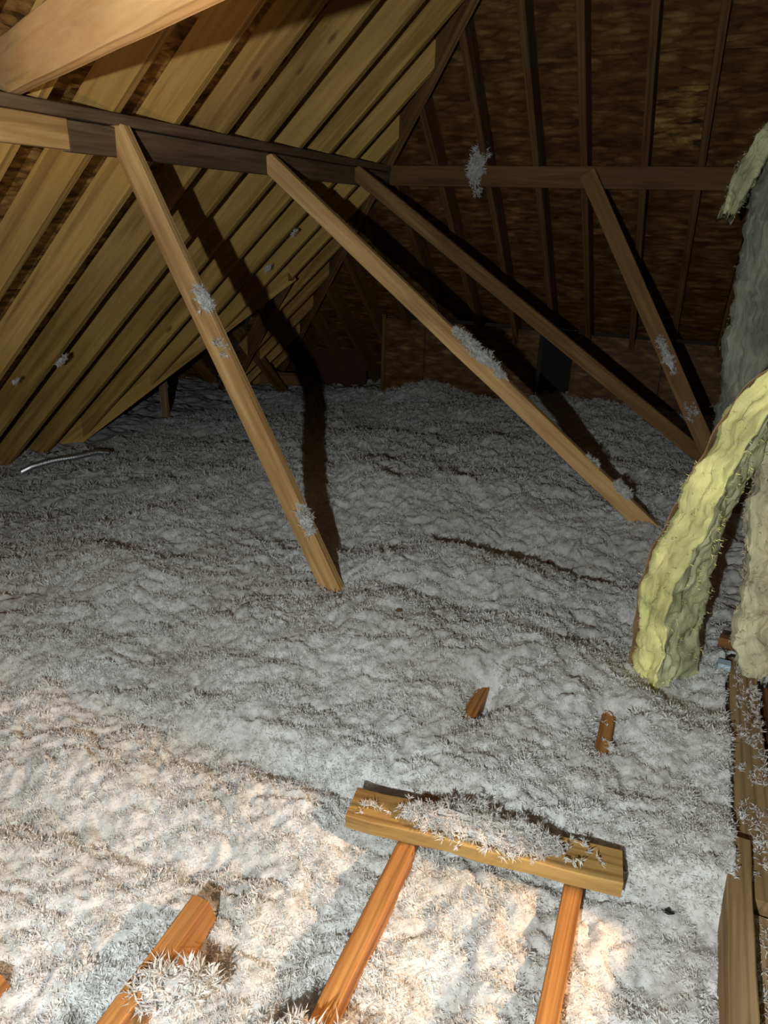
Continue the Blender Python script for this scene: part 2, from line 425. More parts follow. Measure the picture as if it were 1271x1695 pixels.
# added right wall, mostly unseen: panels shaped to keep bulb light off the far floor
wr = empty('wall_right', (0.45, 1.5, 0), kind='structure', label='mostly unseen wall on the right, added to block the bulb light')
def wrp(y, z, o): return Vector((0.42 + o, y, z))
panel([(1.13, -0.5), (3.30, -0.5), (3.30, 2.9), (1.13, 2.9)], wrp, wr, M['osb_back'], 0.0, name='blocker_panel')
panel([(1.045, -0.5), (1.13, -0.5), (1.13, 0.74), (1.045, 0.74)], wrp, wr, M['osb_back'], 0.0, name='blocker_panel')  # added low strip, sets the edge of the warm light on the floor
panel([(-0.60, -0.5), (1.045, -0.5), (1.045, 0.27), (-0.60, 0.27)], wrp, wr, M['osb_back'], 0.0, name='low_blocker_panel')  # added low strip, keeps bulb light off the plates
panel([(0.44, -0.5), (1.9, -0.5), (1.9, 2.9), (0.44, 2.9)], lambda x, z, o: Vector((x, 1.50 + o, z)), wr, M['osb_back'], 0.0, name='blocker_panel')  # added partition, stops bulb light leaking to the rear

# ------------------------------------------------------------------ purlins
pl = empty('purlin', (XP, 3.0, ZP - 0.1), 'long weathered grey purlin under the left rafters with tan splice board', 'beam')
board('plate', (XP - .01, 0.2, ZP - 0.019), (XP - .01, 4.50, ZP - 0.019), 0.10, 0.034, (0, 0, 1), M['purlin'], pl)
board('board', (XP, 1.86, ZP - 0.083), (XP, 4.45, ZP - 0.083), 0.036, 0.088, (0, 0, 1), M['purlin'], pl)
tag(board('board', (XP, 0.2, ZP - 0.080), (XP, 1.855, ZP - 0.080), 0.036, 0.085, (0, 0, 1), M['strut'], pl), 'tan knotty splice board')
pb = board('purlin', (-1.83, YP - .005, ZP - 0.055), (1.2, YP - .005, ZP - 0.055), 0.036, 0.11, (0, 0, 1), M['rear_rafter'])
tag(pb, 'dark horizontal purlin across the rear strand board slope', 'beam')

# bright beam overhead at the upper left
b0 = Vector((-1.921, 1.696, 1.48)); b1 = Vector((-0.747, 1.022, 1.48)); bd = (b1 - b0).normalized(); side = Vector((bd.y, -bd.x, 0))
if side.y > 0: side = -side
bo = -side * 0.019 + Vector((0, 0, 0.066))
tag(board('tie_beam', b0 - bd * 0.35 + bo, b1 + bd * 0.08 + bo, 0.038, 0.13, (0, 0, 1), M['beam']),
    'brightly lit pale orange tie beam at the upper left corner', 'beam')
tag(board('tie_beam', b0 - bd * 0.3 + bo + Vector((-.05, .17, .10)), b1 - bd * 0.35 + bo + Vector((-.05, .17, .10)), 0.038, 0.13, (0, 0, 1), M['rafter']),
    'second tie beam behind the bright one, only its tip in the corner', 'beam')

# ------------------------------------------------------------------ struts
def strut(A, B, mat, label, face='Y', w=0.036, d=0.078, cut1=0.0, cut0=0.0):
    A = Vector(A); B = Vector(B); x = (B - A).normalized()
    # broad face towards the viewer (-Y), narrow face up
    z = Vector((0, 1, 0)).cross(x) if face == 'Y' else Vector((1, 0, 0)).cross(x)
    o = board('diagonal_strut', A, B, w, d, z, mat, None, cut0, cut1)
    return tag(o, label, 'strut', 'diagonal struts propping the purlins')
S1 = (Vector((-1.855, 2.075, 1.45)), Vector((-0.955, 1.98, -0.12)))
S2 = (Vector((-1.865, 3.0, 1.42)), Vector((0.02, 3.10, -0.06)))
S3 = (Vector((-1.86, 3.9, 1.43)), Vector((0.40, 4.13, -0.12)))
S4 = (Vector((-0.66, 4.31, 1.44)), Vector((0.27, 3.82, 0.02)))
strut(*S1, M['strut'], 'nearest pale diagonal strut, steepest, ending in the insulation mid-picture', cut0=-0.05)
strut(*S2, M['strut'], 'middle diagonal strut carrying the long white tuft', cut0=-0.05)
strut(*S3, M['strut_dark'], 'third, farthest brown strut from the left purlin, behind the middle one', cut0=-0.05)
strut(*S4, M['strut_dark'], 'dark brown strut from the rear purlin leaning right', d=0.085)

post = board('short_post', (-3.74, 4.42, -0.45), (-3.74, 4.42, 0.35), 0.06, 0.036, (0, 1, 0), M['plate'])
tag(post, 'short wooden post under the valley rafter at far left', 'post')
tag(board('red_board', (-3.1, 6.2, -0.45), (-3.1, 6.2, 0.55), 0.62, 0.02, (0, 1, 0), M['red'], nseg=4), 'dark reddish board deep in the far corner', 'board')
tag(board('eave_block', (-3.82, 5.95, -0.30), (-3.2, 5.95, -0.27), 0.03, 0.12, (0, 0, 1), M['strut_dark'], nseg=4), 'small tan block low in the far left corner', 'board')

# ------------------------------------------------------------------ the loose insulation
def terrain(X, Y):
    z = -0.035 - 0.07 * ss(3.2, 5.6, Y) - 0.27 * ss(1.3, 3.9, -X)
    p = np.stack([X, Y, np.zeros_like(X)], -1)
    z = z + 0.05 * fbm(p * 1.6 + 3.1, 2) * ss(0.9, 2.2, Y + 0.15 * np.abs(X)) + 0.045 * fbm(p * np.array([4.2, 5.5, 1]) + 9.0, 3) * ss(.7, 1.7, Y + .2 * np.abs(X)) + 0.012 * fbm(p * 6 + 2, 2)
    gs = lambda cx, cy, sx, sy, a: a * np.exp(-((X - cx) / sx) ** 2 - ((Y - cy) / sy) ** 2)
    # mounds and hollows seen in the photograph
    z = z + gs(-0.84, 2.12, .16, .14, .035) - gs(-.97, 1.95, .10, .10, .02) + gs(-1.25, 2.9, .3, .3, .07) + gs(-1.95, 5.5, .25, .3, .10) + gs(-2.5, 5.6, .3, .3, .04)
    z = z + gs(-0.45, 2.3, .5, .18, .045) - gs(-0.5, 2.65, .5, .16, .05) - gs(-0.2, 3.2, .5, .4, .02) + gs(-2.0, 1.75, .8, .35, .05) - gs(.12, 1.86, .12, .1, .02)
    z = z - gs(-0.205, 0.70, .05, .18, .075) - gs(0.075, 0.75, .06, .16, .075) - gs(.14, .98, .05, .05, .04)
    z = z + gs(-0.25, 0.55, .05, .05, .05) + gs(-0.30, 0.50, .05, .04, .07) + gs(-0.17, 1.0, .1, .12, .02)
    z = z + gs(-0.55, .88, .09, .10, .035) + gs(-.62, 1.05, .22, .09, .03) - gs(-.48, .80, .05, .2, .03)
    z = z + gs(-.95, .60, .2, .2, .01)
    # trough running across the lit corner and the crest behind it
    yl = 0.85 + 0.15 * (X + .85)
    z = z - 0.035 * np.exp(-((Y - yl) / .055) ** 2) * ss(-.42, -.6, X) + 0.03 * np.exp(-((Y - yl - .15) / .09) ** 2) * ss(-.42, -.7, X)
    # joist bays: gentle sag between joists near the camera
    z = z - 0.012 * ss(1.7, 1.1, Y) * ss(-1.2, -.8, X)
    # the fill rises over the joists beyond the cross board, leaving two tips bare
    z = z + 0.068 * ss(1.13, 1.22, Y) * ss(-1.3, -.9, X) * (1 - .5 * ss(1.7, 2.2, Y))
    z = z - gs(-.335, 1.555, .05, .10, .088) - gs(-.022, 1.60, .045, .095, .085)
    z = z - gs(-.585, .64, .06, .10, .022)
    # drop off at the plate on the right
    z = z - 0.22 * ss(.265, .285, X) * ss(2.25, 2.1, Y)
    return z
def detail(X, Y):
    p = np.stack([X, Y, np.zeros_like(X)], -1)
    w = fbm(p * 9 + 40, 2)
    q = p * np.array([15., 21., 1.]) + w[..., None] * 1.1
    b = 1 - 2 * np.abs(vnoise(q) - 0.5); b = b * b
    q2 = p * np.array([46., 52., 1.]) + w[..., None] * 2.0
    b2 = vnoise(q2)
    q3 = p * np.array([120., 130., 1.])
    b3 = np.abs(vnoise(q3 * .75 + w[..., None]) - .5) * 2
    far = 1 + .5 * ss(2., 4., Y)
    return -0.018 * b * far + 0.014 * (b2 - .5) * far + 0.009 * b3
def zfull(X, Y): return terrain(X, Y) + detail(X, Y)

gx = np.concatenate([np.linspace(-6.4, -3.6, 70, endpoint=False), np.linspace(-3.6, -1.9, 130, endpoint=False), np.linspace(-1.9, .75, 450)])
gy = np.concatenate([np.linspace(.3, 1.7, 250, endpoint=False), np.linspace(1.7, 3.2, 180, endpoint=False), np.linspace(3.2, 6.5, 220)])
GX, GY = np.meshgrid(gx, gy)
jx = rng.uniform(-.0022, .0022, GX.shape); jy = rng.uniform(-.0022, .0022, GX.shape)
GXj, GYj = GX + jx, GY + jy
GZ = zfull(GXj, GYj)
nx, ny = len(gx), len(gy)
V = np.stack([GXj, GYj, GZ], -1).reshape(-1, 3)
i = np.arange(nx * ny).reshape(ny, nx)
Q = np.stack([i[:-1, :-1], i[:-1, 1:], i[1:, 1:], i[1:, :-1]], -1).reshape(-1, 4)
keep = ~((V[Q[:, 0], 0] > .30) & (V[Q[:, 0], 1] < 2.1))
ins = link('loose_insulation', arr_mesh('loose_insulation', V, Q[keep], True), M['fluff'])
tag(ins, 'deep white blown-in loose fill insulation covering the attic floor', 'insulation', kind='stuff')

def blades(P, Nn, per, lmin, lmax, wr=0.14, spread=1.0, curl=1.1, g=rng, sc=None):
    """folded diamond flakes growing from points P around normals Nn -> verts, tris"""
    n = len(P); K = n * per
    p = np.repeat(P, per, 0); nn = np.repeat(Nn, per, 0)
    d = nn + g.normal(0, spread, (K, 3)); d /= np.linalg.norm(d, axis=1, keepdims=True)
    dn = (d * nn).sum(1); flip = dn < 0; d[flip] -= 2 * dn[flip, None] * nn[flip]
    s = np.cross(d, g.normal(0, 1, (K, 3))); s /= np.linalg.norm(s, axis=1, keepdims=True) + 1e-9
    u = np.cross(s, d)
    L = g.uniform(lmin, lmax, K)
    if sc is not None: L = L * np.repeat(sc, per)
    L = L[:, None]; w = L * wr * g.uniform(.6, 1.3, (K, 1))
    c = g.uniform(-curl, curl, (K, 1))
    base = p + g.normal(0, 1, (K, 3)) * L * .18
    mid = base + d * L * .5 + u * L * c * .35
    tip = base + d * L + u * L * c
    vv = np.stack([base, mid - s * w + u * w * .35, tip, mid + s * w + u * w * .35], 1).reshape(-1, 3)
    k = np.arange(K)[:, None] * 4
    t = np.concatenate([k + [0, 2, 1], k + [0, 3, 2]], 0)
    return vv, t

def scatter(n, x0, x1, y0, y1):
    x = rng.uniform(x0, x1, n); y = rng.uniform(y0, y1, n); return x, y
parts = []
off = 0
VV, TT = [], []
def addb(v, t):
    global off
    VV.append(v); TT.append(t + off); off += len(v)
def ground_tufts(n, x0, x1, y0, y1, per, l0, l1, spread=1.8, lim=None):
    x, y = scatter(n, x0, x1, y0, y1)
    k = ~((x > .27) & (y < 2.15))
    k &= np.arctan2(x + .15, y + .55) > -1.15           # not behind the left eave
    x, y = x[k], y[k]
    z = zfull(x, y)
    e = .006
    nrm = np.stack([-(zfull(x + e, y) - z) / e, -(zfull(x, y + e) - z) / e, np.ones_like(x)], -1)
    nrm /= np.linalg.norm(nrm, axis=1, keepdims=True)
    cl = .55 + 1.1 * vnoise(np.stack([x * 22, y * 22, x * 0 + 5], -1))
    addb(*blades(np.stack([x, y, z - .001], -1), nrm, per, l0, l1, spread=spread, sc=cl))
ground_tufts(84000, -1.9, .28, .25, 1.6, 6, .0038, .0088)
ground_tufts(52000, -2.6, .28, 1.6, 3.1, 4, .005, .0115)
ground_tufts(42000, -3.6, .70, 3.1, 5.6, 4, .008, .016)
ground_tufts(9000, -4.2, -1.9, .9, 3.2, 4, .010, .020)
tu = link('insulation_flakes', arr_mesh('flakes', np.concatenate(VV), np.concatenate(TT)), M['fluff'], ins)
tu['kind'] = 'stuff'

# ------------------------------------------------------------------ joists near the camera
def joist(X0, X1, ya, yb, ztop, label, mat=None, w=0.037, d=0.14, cut1=0.0, za=None):
    o = board('ceiling_joist', (X0, ya, (ztop if za is None else za) - d / 2), (X1, yb, ztop - d / 2), w, d, (0, 0, 1), mat or M['joist'], cut1=cut1)
    return tag(o, label, 'joist', 'ceiling joists in the foreground')
joist(-0.652, -0.655, 0.1, 0.768, 0.012, 'short orange joist ending in a slanted tip, lower left', cut1=-0.035)
joist(-0.352, -0.358, 0.1, 1.66, 0.0, 'orange joist under the left end of the loose cross board')
joist(-0.017, -0.020, 0.1, 1.72, 0.0, 'orange joist under the right end of the loose cross board')
joist(-0.895, -0.895, 0.1, 0.515, 0.0, 'joist tip just showing at the left picture edge', cut1=-0.03)

# loose cross board over two joists
ca, cb = Vector((-0.492, 1.060, 0.022)), Vector((0.062, 1.128, 0.024))
tag(board('cross_board', ca, cb, 0.085, 0.036, (0, 0, 1), M['block'], wav=.002), 'short loose board lying across two joists, dusted with white flakes', 'board')

# right hand plates
tag(board('wall_plate', (0.318, 1.20, -0.035), (0.314, 2.09, -0.035), 0.075, 0.07, (0, 0, 1), M['plate']), 'brown flat plate along the right edge, under the hanging batts', 'plate')
tag(board('wall_plate', (0.268, 0.55, -0.012), (0.276, 1.315, -0.012), 0.045, 0.09, (0, 0, 1), M['plate']), 'nearer plate board rising at the lower right corner', 'plate')
tag(board('wall_plate', (0.345, 0.5, -0.055), (0.345, 1.19, -0.055), 0.09, 0.05, (0, 0, 1), M['plate']), 'flaky plate lying right of the nearer board, lower right', 'plate')
tag(board('stud_block', (0.245, 2.12, 0.035), (0.36, 2.10, 0.035), 0.03, 0.034, (0, 0, 1), M['bark']), 'small brown block behind the plate beside the yellow batt', 'block')
tag(board('wall_stud', (0.395, 1.35, -0.10), (0.395, 2.0, -0.10), 0.04, 0.16, (0, 0, 1), M['bark']), 'reddish brown board edge below the tan batt at right edge', 'board')
tag(board('foam_scrap', (0.262, 2.02, -0.06), (0.262, 2.02, 0.02), 0.035, 0.03, (0, 1, 0), M['blue'], nseg=3), 'pale blue scrap tucked under the small brown block', 'scrap')

# ------------------------------------------------------------------ fibreglass batts
def sweep(path, wid, thick, twist, seed, amp=.012, nu=22, nv=16, ns=130, rag=0.02):
    """slab swept along path; wid along binormal, thick along normal. returns verts, quads, uv"""
    P = np.array(path, float)
    s = np.concatenate([[0], np.cumsum(np.linalg.norm(np.diff(P, axis=0), axis=1))]); s /= s[-1]
    tt = np.linspace(0, 1, ns)
    def smooth(vals):
        vals = np.array(vals, float)
        r = np.stack([np.interp(tt, s, vals[:, k]) for k in range(vals.shape[1])], 1)
        for _ in range(10):
            r[1:-1] = .25 * r[:-2] + .5 * r[1:-1] + .25 * r[2:]
        return r
    C = smooth(P[:, :3]); tw = np.interp(tt, s, twist); W = np.interp(tt, s, wid) if np.ndim(wid) else np.full(ns, wid)
    H = np.interp(tt, s, thick) if np.ndim(thick) else np.full(ns, thick)
    tg = np.gradient(C, axis=0); tg /= np.linalg.norm(tg, axis=1, keepdims=True)
    ring = []                                   # (a,b) in [-.5,.5]
    for k in range(nu): ring.append((-.5, -.5 + k / nu))
    for k in range(nv): ring.append((-.5 + k / nv, .5))
    for k in range(nu): ring.append((.5, .5 - k / nu))
    for k in range(nv): ring.append((.5 - k / nv, -.5))
    ring = np.array(ring); R_ = len(ring)
    vs_ = np.zeros((ns, R_, 3)); frames = []
    for j in range(ns):
        b = np.array([0, 1., 0]); b -= tg[j] * b.dot(tg[j]); b /= np.linalg.norm(b)
        n = np.cross(b, tg[j])
        ca_, sa_ = math.cos(tw[j]), math.sin(tw[j])
        b2 = b * ca_ + n * sa_; n2 = n * ca_ - b * sa_
        frames.append((b2, n2))
        vs_[j] = C[j] + ring[:, :1] * H[j] * n2 + ring[:, 1:] * W[j] * b2
    # fibrous relief
    q = vs_.reshape(-1, 3) + seed * 3.7
    nz = np.stack([fbm(q * 14 + 5 * k, 3) for k in range(3)], -1) * amp
    nz += np.stack([fbm(q * 50 + 9 * k, 2) for k in range(3)], -1) * amp * .45
    # layered creases running along the slab
    jj, kk = np.meshgrid(np.arange(ns), np.arange(R_), indexing='ij')
    su = jj / ns * np.linalg.norm(np.diff(C, axis=0), axis=1).sum(); ru = kk / R_ * 2 * (W.mean() + H.mean())
    cr = 1 - np.abs(vnoise(np.stack([su * 7 + fbm(vs_ * 9, 2), ru * 42 + 1.5 * fbm(vs_ * 12 + 4, 2), su * 0 + seed], -1)) - .5) * 2
    cr2 = vnoise(np.stack([su * 30, ru * 110, su * 0 + seed + 4], -1)) - .5
    cdir = vs_ - C[:, None]; cdir = cdir / (np.linalg.norm(cdir, axis=2, keepdims=True) + 1e-9)
    vs2 = vs_.reshape(-1, 3) + nz + (cdir * (-.75 * amp * cr ** 3 + .35 * amp * cr2)[..., None]).reshape(-1, 3)
    vs2 = vs2.reshape(ns, R_, 3)
    g = np.random.default_rng(seed)
    vs2[0] += tg[0] * g.uniform(-rag, rag, (R_, 1)); vs2[-1] += tg[-1] * g.uniform(-rag, rag, (R_, 1))
    quads = []
    for j in range(ns - 1):
        for k in range(R_):
            k2 = (k + 1) % R_
            quads.append((j * R_ + k, j * R_ + k2, (j + 1) * R_ + k2, (j + 1) * R_ + k))
    vl = vs2.reshape(-1, 3)
    # end caps as fans
    c0 = len(vl); vl = np.concatenate([vl, [vs2[0].mean(0)], [vs2[-1].mean(0)]])
    tris = [(c0, (k + 1) % R_, k) for k in range(R_)] + [(c0 + 1, (ns - 1) * R_ + k, (ns - 1) * R_ + (k + 1) % R_) for k in range(R_)]
    Ltot = np.linalg.norm(np.diff(C, axis=0), axis=1).sum()
    return vl, quads + tris, (C, tg, frames, W, H, Ltot, ns, R_, ring)
def batt_mesh(name, res):
    vl, faces, info = res
    C, tg, frames, W, H, Ltot, ns, R_, ring = info
    me = bpy.data.meshes.new(name); me.from_pydata([tuple(v) for v in vl], [], faces); me.update()
    me.polygons.foreach_set('use_smooth', np.ones(len(me.polygons), dtype=bool))
    uv = me.uv_layers.new(name='UVMap'); per = np.zeros(R_)
    rr = ring * np.array([H.mean(), W.mean()]); dd = np.linalg.norm(np.diff(np.vstack([rr, rr[:1]]), axis=0), axis=1); per = np.concatenate([[0], np.cumsum(dd)[:-1]])
    co = np.zeros((len(vl), 2))
    for j in range(ns): co[j * R_:(j + 1) * R_, 0] = j / ns * Ltot; co[j * R_:(j + 1) * R_, 1] = per
    li = np.zeros(len(me.loops), dtype=np.int32); me.loops.foreach_get('vertex_index', li)
    uv.data.foreach_set('uv', co[li].astype(np.float32).ravel())
    return me
def flakes_on(name, P, Nn, per, l0, l1, parent, mat=None, spread=.9, curl=.6, seed=1):
    v, t = blades(np.asarray(P, float), np.asarray(Nn, float), per, l0, l1, wr=.09, spread=spread, curl=curl, g=np.random.default_rng(seed))
    o = link(name, arr_mesh(name, v, t), mat or M['fluff'], parent); o['kind'] = 'stuff'
    return o
def batt(label, path, wid, thick, twist, mat, seed, kraft=None, mat2=None, amp=.012, fl=60, fuzz=500, rag=.02, base=None):
    root = empty('insulation_batt', base or path[0][:3], label, 'insulation batt')
    res = sweep(path, wid, thick, twist, seed, amp, rag=rag)
    core = link('fibre_core', batt_mesh('batt', res), mat, root)
    vl = res[0]; C, tg, frames, W, H, Ltot, ns, R_, ring = res[2]
    if mat2 is not None:
        core.data.materials.append(mat2)
        mi = np.zeros(len(core.data.polygons), dtype=np.int32)
        kk_ = np.arange((ns - 1) * R_) % R_
        mi[:(ns - 1) * R_] = ((ring[kk_, 0] > .49) & (ring[kk_, 1] > -.45)).astype(np.int32)
        core.data.polygons.foreach_set('material_index', mi)
    g = np.random.default_rng(seed + 50)
    # surface samples
    j = g.integers(1, ns - 1, fuzz); k = g.integers(0, R_, fuzz)
    P = vl[j * R_ + k]
    nb = np.array([frames[a][0] for a in j]); nn = np.array([frames[a][1] for a in j])
    r = ring[k]; Nn = np.where(np.abs(r[:, :1]) > .49, np.sign(r[:, :1]) * nn, np.sign(r[:, 1:]) * nb)
    flakes_on('loose_fibres', P, Nn, 5, .006, .016, root, mat, spread=1.5, seed=seed)
    # its uv is missing on purpose: fibres take the plain noise
    j = g.integers(1, ns - 1, fl); k = g.integers(0, R_, fl)
    P = vl[j * R_ + k]; nb = np.array([frames[a][0] for a in j]); nn = np.array([frames[a][1] for a in j])
    r = ring[k]; Nn = np.where(np.abs(r[:, :1]) > .49, np.sign(r[:, :1]) * nn, np.sign(r[:, 1:]) * nb)
    flakes_on('stuck_flakes', P, Nn, 4, .004, .010, root, seed=seed + 1)
    if kraft:
        sgn = kraft; vv = []; g2 = np.random.default_rng(seed + 9)
        cols = 6
        for a in range(ns):
            b2, n2 = frames[a]
            for q in range(cols + 1):
                u = -.5 + q / cols
                off_ = (H[a] * .5 - .001 + .003 * math.sin(a * .5 + q)) * sgn
                vv.append(C[a] + n2 * off_ + b2 * W[a] * (u * 1.03) + tg[a] * (.01 if a == ns - 1 else 0))
        n_ = len(vv); vv2 = [v + frames[i_ // (cols + 1)][1] * sgn * .002 for i_, v in enumerate(vv)]
        fs = []
        for a in range(ns - 1):
            for q in range(cols):
                i0 = a * (cols + 1) + q
                f_ = (i0, i0 + 1, i0 + cols + 2, i0 + cols + 1)
                fs.append(f_); fs.append(tuple(x + n_ for x in f_[::-1]))
            i0 = a * (cols + 1); fs.append((i0, i0 + cols + 1, i0 + cols + 1 + n_, i0 + n_))
            i0 += cols; fs.append((i0, i0 + n_, i0 + cols + 1 + n_, i0 + cols + 1))
        me = bpy.data.meshes.new('kraft'); me.from_pydata([tuple(v) for v in vv + vv2], [], fs); me.update()
        kf = link('kraft_facing', me, M['kraft'], root); kf['label'] = 'brown paper facing'
    return root

# standing yellow batt that bends over to the right (centre line of the slab)
batt('yellow fibreglass batt standing in the insulation and arching over to the right',
     [(.105, 1.93, -.10), (.095, 1.93, .10), (.085, 1.93, .25), (.088, 1.94, .35), (.112, 1.95, .47), (.142, 1.96, .60), (.170, 1.97, .71), (.20, 1.98, .79), (.245, 2.0, .855), (.31, 2.0, .875), (.39, 2.0, .83)],
     [.17, .17, .17, .17, .15, .14, .14, .14, .14, .14, .14], [.10, .10, .10, .10, .095, .09, .085, .085, .085, .085, .085],
     [.75, .7, .65, .55, .5, .5, .5, .5, .4, .3, .2], M['yellow'], 4, kraft=-1, mat2=M['yellow_grey'], amp=.017, fl=150, fuzz=420)
batt('tan ragged batt hanging at the right edge above the plate',
     [(.37, 2.12, .0), (.345, 2.12, .15), (.325, 2.12, .30), (.305, 2.12, .45), (.29, 2.14, .60), (.29, 2.15, .72)],
     .24, .12, [.2, .2, .1, .1, .1, .1], M['tan'], 6, amp=.022, fl=60, fuzz=900, rag=.04)
batt('dusty grey batt standing upright at right edge behind the yellow one',
     [(.36, 3.55, -.15), (.345, 3.55, .3), (.31, 3.55, .8), (.29, 3.55, 1.15), (.31, 3.55, 1.5), (.34, 3.55, 1.9)],
     .5, .24, [.25] * 6, M['grey'], 8, amp=.03, fl=240, fuzz=700, rag=.04)
batt('pale yellow batt flap hanging at the upper right edge',
     [(.27, 3.36, 1.64), (.19, 3.34, 1.585), (.125, 3.32, 1.49), (.085, 3.32, 1.38), (.045, 3.32, 1.24)],
     [.2, .2, .2, .2, .16], [.085, .08, .075, .07, .05], [0] * 5, M['yellow_grey'], 9, amp=.016, fl=10, fuzz=200, rag=.03)

# ------------------------------------------------------------------ white tufts caught on the timbers
def tuft(pos, axis, length, rad, n, label, up=(0, -.3, 1), seed=1, l0=.007, l1=.017, group='white tufts caught on the timbers'):
    g = np.random.default_rng(seed + 300)
    a = Vector(axis).normalized(); c = Vector(pos); u = Vector(up); u = (u - a * u.dot(a)).normalized(); s = a.cross(u)
    t = g.uniform(-.5, .5, n); prof = np.sqrt(np.clip(1 - (2 * t) ** 2, 0.05, 1)) * (.6 + .6 * g.random(n))
    ang = g.uniform(0, math.pi, n); rr = 1.2 * rad * prof * np.sqrt(g.random(n))
    ax, uu, sv = np.array(a), np.array(u), np.array(s)
    P = np.array(c) + ax * (t * length)[:, None] + uu * (rr * np.sin(ang))[:, None] * .8 + sv * (rr * np.cos(ang))[:, None]
    Nn = uu * np.sin(ang)[:, None] + sv * np.cos(ang)[:, None] + ax * t[:, None]; Nn /= np.linalg.norm(Nn, axis=1, keepdims=True)
    v, tr = blades(P - c, Nn, 16, l0, l1, wr=.11, spread=1.8, curl=1.3, g=g)
    if n > 24:                                   # matted core under the loose strands
        bm = bmesh.new(); bmesh.ops.create_icosphere(bm, subdivisions=3, radius=1.0)
        cv = np.array([q.co[:] for q in bm.verts]); cf = np.array([[q.index for q in f.verts] for f in bm.faces]); bm.free()
        cv = cv * (1 + .8 * fbm(cv * 3.2 + seed * 1.7, 3)[:, None] + .6 * fbm(cv * 8 + seed, 2)[:, None])
        cv = ax * (cv[:, :1] * length * .36) + uu * (cv[:, 1:2] * rad * .55) + sv * (cv[:, 2:] * rad * .60)
        tr = np.concatenate([tr, cf + len(v)]); v = np.concatenate([v, cv])
    o = link('insulation_tuft', arr_mesh('tuft', v, tr), M['fluff'], None, Matrix.Translation(c))
    return tag(o, label, 'tuft', group)
def on(S, t, up=0.0, fwd=0.0):
    A, B = S; x = (B - A).normalized(); z = Vector((0, 1, 0)).cross(x)
    if z.z < 0: z = -z
    return A + (B - A) * t + z * (0.039 + up) + Vector((0, -1, 0)) * (.018 * fwd), x, z
def tuft_on(S, t, length, rad, n, label, seed, fwd=.3, up=0.0, **kw):
    p, x, z = on(S, t, up, fwd); return tuft(p, x, length, rad, n, label, up=z + Vector((0, -.5, 0)), seed=seed, **kw)
tuft_on(S1, .345, .09, .026, 40, 'upper tuft on the nearest pale strut', 1, fwd=.9, up=-.006)
tuft_on(S1, .435, .06, .016, 16, 'small second tuft below the upper one, nearest strut', 2, fwd=1.1, up=-.02)
tuft_on(S1, .795, .11, .027, 52, 'lowest fluffy tuft on the nearest pale strut', 3, fwd=1.0, up=-.012)
tuft_on(S2, .535, .30, .030, 150, 'longest white tuft, lying along the middle strut', 4, fwd=.8)
tuft_on(S2, .895, .10, .026, 46, 'tuft near the foot of the middle strut', 5, fwd=.8)
tuft_on(S2, .82, .06, .012, 14, 'tiny tuft between the two big ones, middle strut', 6)
A, B = S4
for t, n, ln, lb in ((.62, 60, .22, 'grey-white tuft low on the strut from the rear purlin'), (.80, 22, .10, 'fainter tuft at the foot of the rear purlin strut')):
    tuft(A + (B - A) * t + Vector((-.01, -.03, .02)), B - A, ln, .026, n, lb, up=(-.2, -1, .4), seed=int(t * 100), l0=.006, l1=.016)
tuft(left_pt(-2.955, 2.72, -.008), (1, 0, T), .09, .014, 26, 'white wisp on a rafter edge at far left', up=tuple(-NL), seed=21)
tuft(left_pt(-3.03, 2.50, -.006), (1, 0, T), .03, .010, 6, 'tiny white fleck left of the rafter wisp, far left', up=tuple(-NL), seed=26)
tuft(left_pt(-2.50, 4.01, -.008), (1, 0, T), .05, .016, 18, 'white speck on a rafter left of the middle strut', up=tuple(-NL), seed=22)
tuft(left_pt(-2.27, 3.94, -.008), (1, 0, T), .04, .010, 10, 'tiny white speck high on a far rafter, just above the larger speck', up=tuple(-NL), seed=23)
tuft((-1.28, 4.335, 1.49), (.2, 0, 1), .20, .04, 60, 'large white tuft caught on the rear purlin', up=(0, -1, .3), seed=24, l0=.014, l1=.032)
tuft(back_pt(-1.32, 4.50, -.01), (0, .3, 1), .07, .028, 20, 'small tuft on the rear slope below the purlin', up=(0, -1, .2), seed=25)
# heap on the cross board
cx = (cb - ca).normalized()
tuft(ca + (cb - ca) * .50 + Vector((0, 0, .020)), cx, .32, .045, 600, 'thick heap of flakes lying on the loose cross board', up=(0, 0, 1), seed=31, l0=.005, l1=.012)
tuft(ca + (cb - ca) * .08 + Vector((0, -.01, .019)), cx, .04, .016, 10, 'few flakes at the left end, cross board', up=(0, 0, 1), seed=32, l0=.006, l1=.012)
tuft(ca + (cb - ca) * .25 + Vector((0, 0, .019)), cx, .12, .03, 20, 'scattered flakes on the cross board left of the heap', up=(0, 0, 1), seed=33, l0=.006, l1=.012)
tuft(ca + (cb - ca) * .84 + Vector((0, 0, .019)), cx, .10, .03, 14, 'scattered flakes at the right end of the cross board', up=(0, 0, 1), seed=34, l0=.006, l1=.012)
# big feathery tuft over the joist at the lower edge
tuft((-0.345, 0.575, 0.02), (1, .4, 0), .16, .05, 130, 'big feathery tuft over the joist at the bottom edge', up=(0, -.2, 1), seed=35, l0=.010, l1=.024)
tuft((-0.60, 0.60, 0.0), (1, .6, 0), .14, .035, 90, 'feathery tuft burying the foot of the short joist', up=(0, -.2, 1), seed=36, l0=.009, l1=.021)
